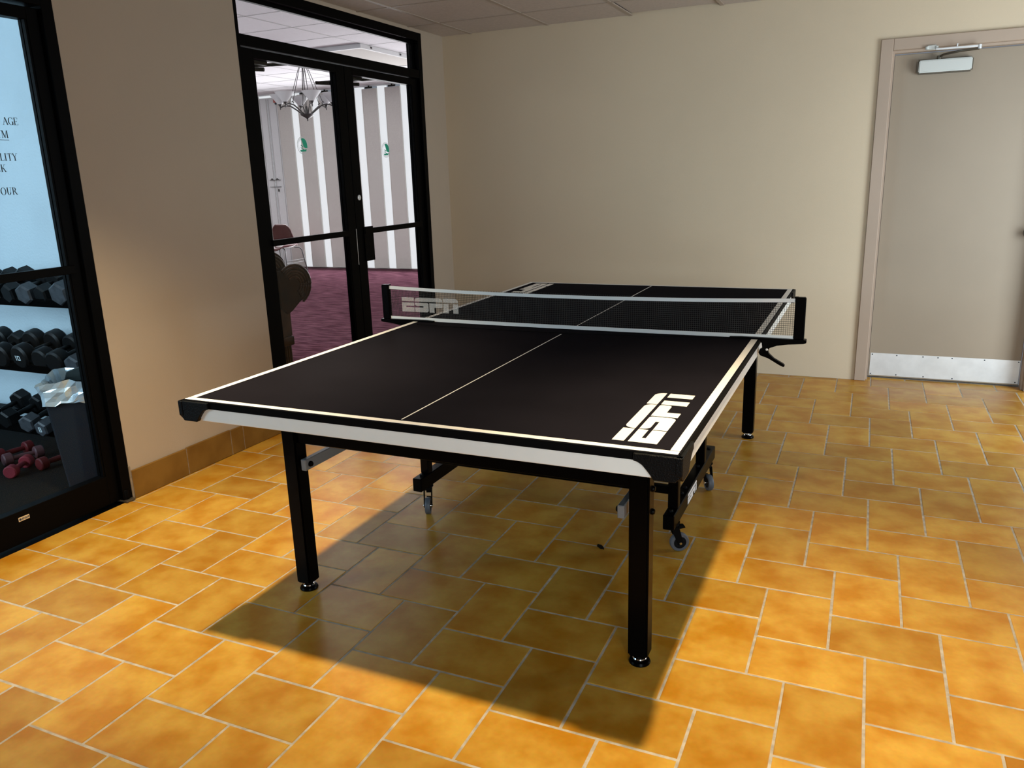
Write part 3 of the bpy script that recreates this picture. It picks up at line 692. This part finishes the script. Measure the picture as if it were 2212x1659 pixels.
struct('trim_4', B(-8.32, XL - .13, YW - .05, YW + .02, HL - .022, HL - .0005), M['whitetrim'], 'white curtain track along the lobby ceiling')
# narrow white double door and grey end panel
wd = setting('door_5', (0, YW, 0), 'narrow white double door with dark handles')
for x0, x1 in ((-8.24, -8.075), (-8.06, -7.875)):
    obj('leaf', B(x0, x1, -.03, .01, .012, HL - .06), M['whitetrim'], wd)
    obj('moulding', B(x0 + .012, x0 + .020, -.036, -.03, .02, HL - .08).box(x1 - .020, x1 - .012, -.036, -.03, .02, HL - .08), M['sky'], wd)
for x in (-8.11, -8.00):
    obj('handle', B(x - .06, x + .05, -.05, -.03, 1.445, 1.452).box(x - .06, x + .05, -.05, -.03, 1.335, 1.342).prism([(x - .045, 1.452), (x + .02, 1.452), (x - .015, 1.478)], .03, .05, Matrix.Rotation(PI / 2, 4, 'X')), M['nickel'], wd)
obj('lock', MB().prism([(-8.02, 1.26), (-7.99, 1.26), (-7.998, 1.305), (-8.012, 1.305)], .03, .045, Matrix.Rotation(PI / 2, 4, 'X')), M['nickel'], wd)
struct('trim_5', B(-8.43, -8.255, YW - .04, YW - .005, .01, HL - .03), M['panel'], 'grey upholstered end strip')
al = thing('fire_alarm', 'small faded red alarm box high beside the narrow white door', 'alarm', (-7.885, YW - .035, 2.72))
obj('case', B(-.035, .035, -.03, .03, -.055, .06, bev=.006), M['red'], al); obj('strobe', MB().lathe([(0, -.018), (.014, -.012), (.018, 0), (.014, .012), (0, .016)], 12, Matrix.Translation((0, -.01, -.068))), M['ink'], al, True)
# chandelier
CH = thing('chandelier', 'nickel chandelier with six white cone shades hanging in the lobby', 'chandelier', (-5.0, 4.85, 0), (0, 0, .35))
obj('canopy', MB().lathe([(0, HL), (.075, HL), (.075, HL - .015), (.05, HL - .035), (.018, HL - .05), (0, HL - .05)], 24), M['nickel'], CH, True)
obj('hub', MB().lathe([(0, 2.085), (.007, 2.09), (.008, 2.11), (.016, 2.118), (.045, 2.132), (.072, 2.150), (.080, 2.165), (.060, 2.172), (.020, 2.176), (.016, 2.20), (.010, 2.25), (0, 2.262)], 24), M['nickel'], CH, True)
obj('centre_rod', MB().rod((0, 0, 2.25), (0, 0, HL - .05), .004), M['nickel'], CH)
shade_me = MB().lathe([(.026, 0), (.112, .105), (.109, .105), (.024, .003)], 28).mesh('shade', True); shade_me.materials.append(M['shade'])
cup_me = MB().lathe([(0, -.062), (.005, -.060), (.006, -.030), (.012, -.020), (.028, .006), (.026, .008), (0, .008)], 16).mesh('socket_cup', True); cup_me.materials.append(M['nickel'])
for i in range(6):
    t = 2 * PI * i / 6; c, s_ = math.cos(t), math.sin(t)
    pts = [(.03, 2.162), (.07, 2.178), (.13, 2.222), (.185, 2.258), (.24, 2.268), (.28, 2.262), (.312, 2.248)]
    ar = MB(); ar.path([(r * c, r * s_, z) for r, z in pts], .008, 8); ar.path([(r * c, r * s_, z) for r, z in [(.20, 2.262), (.185, 2.285), (.20, 2.298), (.215, 2.288)]], .005, 6)
    am = obj('arm', ar, M['nickel'], CH, True)
    sh = bpy.data.objects.new('shade', shade_me); COL.objects.link(sh); sh.parent = CH; sh.location = (.312 * c, .312 * s_, 2.286)
    cu = bpy.data.objects.new('socket_cup', cup_me); COL.objects.link(cu); cu.parent = sh
    obj('cable', MB().path([(.20 * c, .20 * s_, 2.285), (.018 * c, .018 * s_, HL - .045)], .0035, 6), M['nickel'], CH)
    t2_ = t + PI / 6
    if i % 2 == 0: obj('cable', MB().path([(.05 * math.cos(t2_), .05 * math.sin(t2_), 2.175), (.012 * math.cos(t2_), .012 * math.sin(t2_), HL - .045)], .003, 6), M['nickel'], CH)
# maroon shell chair by the windows
SCH = thing('shell_chair', 'maroon plastic shell chair on chrome legs beside the lobby window', 'chair', (-7.47, 7.22, 0), (0, 0, 0))
n_ = 14
def shell(rows, thick=.012):
    b = MB(); F = []
    for (x, yz) in rows: F.append([b.bm.verts.new(v) for v in yz])
    return b, F
bk = MB(); R = []
for i in range(9):                       # back rest, narrower and rounded on top, open slot beneath
    f = i / 8; z = .475 + .285 * f; hw = .235 - .055 * f - (.07 * max(0, f - .8) / .2 if f > .8 else 0); y = .02 - .07 * f
    R.append([bk.bm.verts.new((hw * math.sin(u), y - .06 * (1 - math.cos(u)) * 1.6, z)) for u in [(-1.25 + 2.5 * k / n_) for k in range(n_ + 1)]])
for i in range(8):
    for k in range(n_): bk.bm.faces.new((R[i][k], R[i][k + 1], R[i + 1][k + 1], R[i + 1][k]))
bme = obj('backrest', bk, M['maroon'], SCH, True); sd = bme.modifiers.new('thick', 'SOLIDIFY'); sd.thickness = .014
sb = MB(); R = []
for i in range(9):
    f = i / 8; y = .06 - .46 * f
    R.append([sb.bm.verts.new(((.225 + .02 * math.sin(f * PI)) * k / 7, y, .405 + .055 * (abs(k) / 7) ** 3 - .03 * (f > .9) + (.06 * (1 - f / .2) if f < .2 else 0))) for k in range(-7, 8)])
for i in range(8):
    for k in range(14): sb.bm.faces.new((R[i][k], R[i][k + 1], R[i + 1][k + 1], R[i + 1][k]))
sbo = obj('seat', sb, M['maroon'], SCH, True); sd = sbo.modifiers.new('thick', 'SOLIDIFY'); sd.thickness = .014
for q in (-1, 1): obj('side_upright', MB().path([(q * .215, -.02, .43), (q * .222, -.01, .48), (q * .215, 0, .53)], .014, 8), M['maroon'], SCH, True)
for sx in (-1, 1):
    for sy, yy in ((1, .08), (-1, -.32)):
        obj('leg', MB().path([(sx * .10, yy * .7, .392), (sx * .19, yy * .9, .385), (sx * .225, yy, .35), (sx * .265, yy + sy * .05, .0)], .0095, 8), M['nickel'], SCH, True)
    obj('side_stretcher', MB().rod((sx * .237, .10, .20), (sx * .237, -.33, .20), .006).rod((sx * .243, .105, .16), (sx * .243, -.335, .16), .006), M['nickel'], SCH)
# dark carved wooden bench end close behind the glass
CW = thing('carved_bench', 'dark carved wooden hall bench with a reeded scroll arm behind the lobby glass', 'bench', (-2.55, .95, 0))
def profile(ps, x0, x1, m, nm, bev=.004): return obj(nm, MB().prism(ps, x0, x1, Matrix(((0, 0, 1, 0), (1, 0, 0, 0), (0, 1, 0, 0), (0, 0, 0, 1))), bev=bev), M[m], CW)
profile([(-.55, .02), (.10, .02), (.10, .62), (.13, .66), (.13, .80), (.05, .86), (-.55, .86)], -.17, .17, 'wood', 'end_panel')
sp = [(.02, .84)] + [(.155 + .175 * math.cos(a_), .735 + .125 * math.sin(a_)) for a_ in [math.radians(t) for t in range(125, -76, -14)]] + [(.13, .57), (.08, .55), (.02, .60)]
profile(sp, -.20, .20, 'wood', 'scroll_arm')
for r_ in (.17, .145, .12, .095, .07):
    obj('reed', MB().path([(.205, .155 + r_ * math.cos(a_), .735 + r_ * .78 * math.sin(a_)) for a_ in [math.radians(t) for t in range(130, -71, -12)]], .0085, 6), M['wood2'], CW, True)
bt = [(-.55, .82), (.12, .82)] + [(.0 + .17 * math.cos(a_), .855 + .115 * math.sin(a_)) for a_ in [math.radians(t) for t in range(0, 100, 12)]] + [(-.55, .975)]
profile(bt, -.14, .14, 'wood', 'back_crest')
for k_ in range(5):
    obj('reed', MB().path([(.145, -.06 + (.10 + .028 * k_) * math.cos(a_), .85 + (.03 + .019 * k_) * math.sin(a_)) for a_ in [math.radians(t) for t in range(5, 130, 12)]], .006, 6), M['wood2'], CW, True)
for y0, y1, z0, z1 in ((-.20, -.04, .60, .80), (-.50, -.24, .60, .80), (-.50, -.02, .10, .52)):
    f = MB(); f.box(.17, .178, y0, y1, z0, z0 + .012); f.box(.17, .178, y0, y1, z1 - .012, z1); f.box(.17, .178, y0, y0 + .012, z0, z1); f.box(.17, .178, y1 - .012, y1, z0, z1); f.box(.17, .173, y0 + .03, y1 - .03, z0 + .03, z1 - .03)
    obj('carved_panel', f, M['wood2'], CW)
cl = MB()
for k_ in range(5): cl.rod((.16, .015 + .022 * k_, .03), (.16, .015 + .022 * k_, .34), .012, n=8)
cl.box(.13, .19, -.005, .125, .34, .40, bev=.006); cl.box(.12, .20, -.01, .13, .0, .05, bev=.006); cl.box(.14, .185, .0, .12, .40, .60, bev=.008)
obj('fluted_post', cl, M['wood2'], CW)

# ------------------------------------------------------------------ GYM beyond the glass door
GW, GYF = -6.2, -4.8
struct('floor.002', B(GW, XL - .12, GYF, .06, -.06, -.002), M['rubber'], 'black rubber gym floor')
obj('threshold', B(XL - .12, XL, GY0, GY1, -.055, -.0036), M['blackmetal'], bpy.data.objects['floor.002'])
struct('ceiling.002', B(GW, XL - .12, GYF, .06, 2.6, 2.66), M['lceil'], 'white gym ceiling')
gw = MB(); gw.box(GW - .1, GW, GYF, .06, 0, 2.66); gw.box(GW, XL - .12, GYF - .1, GYF, 0, 2.66); gw.box(XL - .12, XL - .1, GYF, .06, HC + .06, 2.66); gw.box(XL - .14, XL - .121, GYF, GY0, 0, 2.66)
struct('wall_gym', gw, M['gymwall'], 'pale blue gym walls')
struct('baseboard_gym', B(GW, XL - .125, .048, .0598, .0, .075, bev=.002), M['gymwall'], 'pale gym baseboard')
# three tier rack along the partition
RK = thing('dumbbell_rack', 'black three tier dumbbell rack against the pale blue gym wall', 'rack', (-3.45, -.16, 0))
RX0, RX1 = -.95, 1.02
tiers = [(.815, 1), (.448, 1), (.085, 1)]
for z, _ in tiers:
    s_ = MB(); tl = Matrix.Translation((0, -.12, z)) @ Matrix.Rotation(.20, 4, 'X')
    s_.box(RX0, RX1, -.055, -.015, 0, .022, mtx=tl); s_.box(RX0, RX1, .13, .17, 0, .022, mtx=tl); s_.box(RX0, RX1, -.06, -.05, 0, .045, mtx=tl)
    obj('shelf', s_, M['black'], RK)
for x in (RX0 + .02, RX1 - .05):
    u = MB(); u.box(x, x + .05, .06, .11, .0, 1.02); u.box(x, x + .05, -.20, .16, .0, .05)
    for z, _ in tiers: u.box(x, x + .05, -.17, .08, z - .03, z)
    obj('upright', u, M['black'], RK)

def dumbbell_parts(hexr, hl, gap, hr, n, worn):
    """meshes of one dumbbell along Y, lying on a flat of its heads"""
    hd = []
    for s_ in (-1, 1):
        m = Matrix.Translation((0, s_ * (gap / 2 + hl / 2), 0)) @ Matrix.Rotation(PI / 2, 4, 'X') @ Matrix.Rotation(PI / n, 4, 'Z')
        c = hexr * .16
        me = MB().lathe([(0, -hl / 2), (hexr - c, -hl / 2), (hexr, -hl / 2 + c), (hexr, hl / 2 - c), (hexr - c, hl / 2), (0, hl / 2)], n, m).mesh('head', n > 8)
        me.materials.append(M[worn if s_ < 0 else 'iron']); hd.append(me)
    h = MB().path([(0, y, 0) for y in (-gap / 2, -gap * .3, 0, gap * .3, gap / 2)], hr, 10, [hr * .85, hr, hr * 1.12, hr, hr * .85]).mesh('handle', True); h.materials.append(M['iron'])
    return hd, h
def dumbbell(label, loc, rot, hexr, hl=.075, gap=.125, hr=.014, n=6, worn='iron', group=None, digits=False, cols=None):
    o = thing('dumbbell', label, 'dumbbell', loc, rot, group)
    hd, h = dumbbell_parts(hexr, hl, gap, hr, n, worn)
    if cols:
        for me in hd: me.materials.clear(); me.materials.append(M[cols])
        h.materials.clear(); h.materials.append(M[cols])
    hs = [obj('head', me, None, o) for me in hd]
    obj('handle', h, None, o)
    if digits:
        g = MB(); y = -(gap / 2 + hl) - .0006
        for x0, x1, z0, z1 in digits: g.box(x0, x1, y - .0006, y + .0004, z0, z1)
        obj('number', g, M['whitesticker'], hs[0])
    return o
ORD = ['first', 'second', 'third', 'fourth', 'fifth', 'sixth', 'seventh', 'eighth', 'ninth', 'tenth', 'eleventh', 'twelfth']
DG = {('middle', 3): [(-.022, -.017, -.016, .012), (-.008, -.003, -.016, .012), (.010, .015, -.016, .012), (-.008, .015, -.016, -.011), (-.008, .015, .007, .012)],
      ('bottom', 1): [(-.010, -.005, -.015, .015), (.005, .010, -.015, .015), (-.010, .010, -.015, -.010), (-.010, .010, .010, .015), (-.010, .010, -.0025, .0025)]}
def tier(zbase, tname, specs):
    for i, (x, r, n, worn, desc, dy, dz, yaw) in enumerate(specs):
        lab = '%s %s, %s from the door frame on the %s rack shelf' % (desc, 'dumbbell', ORD[i], tname)
        zc = zbase + r * (math.cos(PI / n) if n <= 8 else 1.0) + .026 + dz
        dumbbell(lab, (x, -.225 + dy, zc), (.20, 0, yaw), r, n=n, worn=worn, group='dumbbells on the %s rack shelf' % tname, digits=DG.get((tname, i), False))
tier(.815, 'top', [(-2.66, .064, 6, 'irongrey', 'large black hex', 0, .004, .05), (-2.80, .052, 6, 'iron', 'squat dark hex', .01, .004, -.04), (-2.92, .056, 6, 'irongrey', 'pale worn hex', -.01, .004, .1), (-3.04, .054, 6, 'iron', 'dusty black hex', 0, .004, -.08), (-3.18, .066, 6, 'iron', 'thick black hex', -.01, .004, .06), (-3.33, .060, 6, 'iron', 'plain black hex', 0, .004, 0), (-3.48, .060, 6, 'iron', 'scuffed black hex', 0, .004, .03)])
tier(.448, 'middle', [(-2.65, .056, 6, 'irongrey', 'blue-grey hex', 0, .004, .06), (-2.78, .060, 16, 'iron', 'black round rubber', -.01, .004, .1), (-2.91, .060, 16, 'iron', 'plain round rubber', .01, .004, .04), (-3.05, .068, 16, 'iron', 'large round rubber', 0, .004, -.03), (-3.21, .066, 16, 'iron', 'big round black', -.01, .004, .05), (-3.36, .060, 6, 'irongrey', 'worn grey hex', 0, .004, .08), (-3.51, .064, 16, 'iron', 'round black rubber', 0, .004, 0)])
tier(.085, 'bottom', [(-2.80, .046, 6, 'irongrey', 'small hex', -.03, .004, .12), (-2.95, .048, 6, 'irongrey', 'numbered grey hex', -.03, .004, .06), (-3.12, .052, 6, 'irongrey', 'silver edged hex', -.01, .004, .2), (-3.29, .056, 6, 'iron', 'dark hex', 0, .004, .0), (-3.45, .060, 6, 'iron', 'heavy black hex', .0, .004, .05)])
# light vinyl dumbbells lying on the rubber floor
for lab, x, y, yaw, c, z in [
    ('big pink vinyl dumbbell lying aslant in front of the floor pile', -2.775, -.645, .51, 'pink', 0),
    ('red vinyl dumbbell lying beside the waste bin on the rubber floor', -2.69, -.50, -.05, 'redv', 0),
    ('mauve vinyl dumbbell lying in the middle of the floor pile', -2.915, -.525, -.28, 'mauvev', 0),
    ('dark red vinyl dumbbell lying behind the mauve one on the gym floor', -3.04, -.49, -.10, 'redv', 0),
    ('red vinyl dumbbell cut by the edge of the photo on the gym floor', -2.91, -.76, .50, 'redv', 0)]:
    dumbbell(lab, (x, y, .031), (0, 0, yaw), .0335, hl=.045, gap=.105, hr=.013, n=12, worn='iron', group='vinyl dumbbells on the gym floor', cols=c)
# slim step bin with a silver liner
BN = thing('waste_bin', 'dark grey step bin with a silver liner just inside the gym door', 'bin', (-2.222, -.616, 0), (0, 0, .60))
def taper(z0, z1, a0, b0, a1, b1, r=.02, hollow=False):
    b = MB(); rings = []
    for z, a, c in ((z0, a0, b0), (z1, a1, b1)):
        ring = []
        for sx, sy, st in ((1, 1, 0), (-1, 1, 90), (-1, -1, 180), (1, -1, 270)):
            for k_ in range(4):
                t = math.radians(st + 30 * k_); ring.append(b.bm.verts.new((sx * (a - r) + r * math.cos(t), sy * (c - r) + r * math.sin(t), z)))
        rings.append(ring)
    n = 16
    for k_ in range(n): b.bm.faces.new((rings[0][k_], rings[0][(k_ + 1) % n], rings[1][(k_ + 1) % n], rings[1][k_]))
    b.bm.faces.new(rings[0][::-1])
    if not hollow: b.bm.faces.new(rings[1])
    return b
obj('body', taper(.0, .50, .097, .125, .130, .150, .012), M['bin'], BN)
ln = MB(); rows = []
rng = random.Random(3)
for j in range(6):
    f = j / 5; z = .445 + .105 * f; row = []
    for k_ in range(40):
        t = 2 * PI * k_ / 40; c, s_ = math.cos(t), math.sin(t); m_ = max(abs(c) / .138, abs(s_) / .157); rr = 1 / m_
        wob = rng.uniform(-.006, .008)
        row.append(ln.bm.verts.new((c * rr * (1 + .13 * f) + c * wob, s_ * rr * (1 + .07 * f) + s_ * wob, z + rng.uniform(-.006, .006) + (.012 * math.sin(3 * t) if j in (0, 5) else 0))))
    rows.append(row)
row = []
for k_ in range(40):
    v = rows[-1][k_].co; row.append(ln.bm.verts.new((v.x * .9, v.y * .9, .50)))
rows.append(row)
for j in range(len(rows) - 1):
    for k_ in range(40): ln.bm.faces.new((rows[j][k_], rows[j][(k_ + 1) % 40], rows[j + 1][(k_ + 1) % 40], rows[j + 1][k_]))
obj('liner', ln, M['liner'], BN)
bg = MB(); bg.prism([(-.118, .50), (.118, .50), (.125, .55), (.06, .585), (-.02, .575), (-.10, .548)], -.01, .012, Matrix.Translation((0, .10, 0)) @ Matrix.Rotation(PI / 2, 4, 'X'), bev=.004)
obj('bag_fold', bg, M['darkliner'], BN)
pd = MB(); pd.path([(-.02, -.13, .022), (-.02, -.165, .024)], .012, 8); pd.prism([(-.05, .0), (.02, .0), (.0, .055), (-.03, .055)], .128, .150, Matrix.Rotation(PI / 2, 4, 'X')); pd.lathe([(0, -.008), (.022, -.008), (.025, 0), (.022, .008), (0, .008)], 16, Matrix.Translation((-.05, -.155, .03)) @ Matrix.Rotation(PI / 2, 4, 'X'))
obj('pedal', pd, M['blackplastic'], BN)

# dark scrap on the tiles under the table
sm_ = MB(); sm_.prism([(-.020, .004), (-.006, .012), (.010, .008), (.024, -.002), (.012, -.010), (-.010, -.008)], .0008, .004, None, bev=.001)
so = obj('scrap', sm_, M['rubber']); so.location = (.263, -.423, .0); so.rotation_euler = (0, .10, -.5); tag(so, 'small dark scrap lying on the shaded tiles under the table', 'scrap')
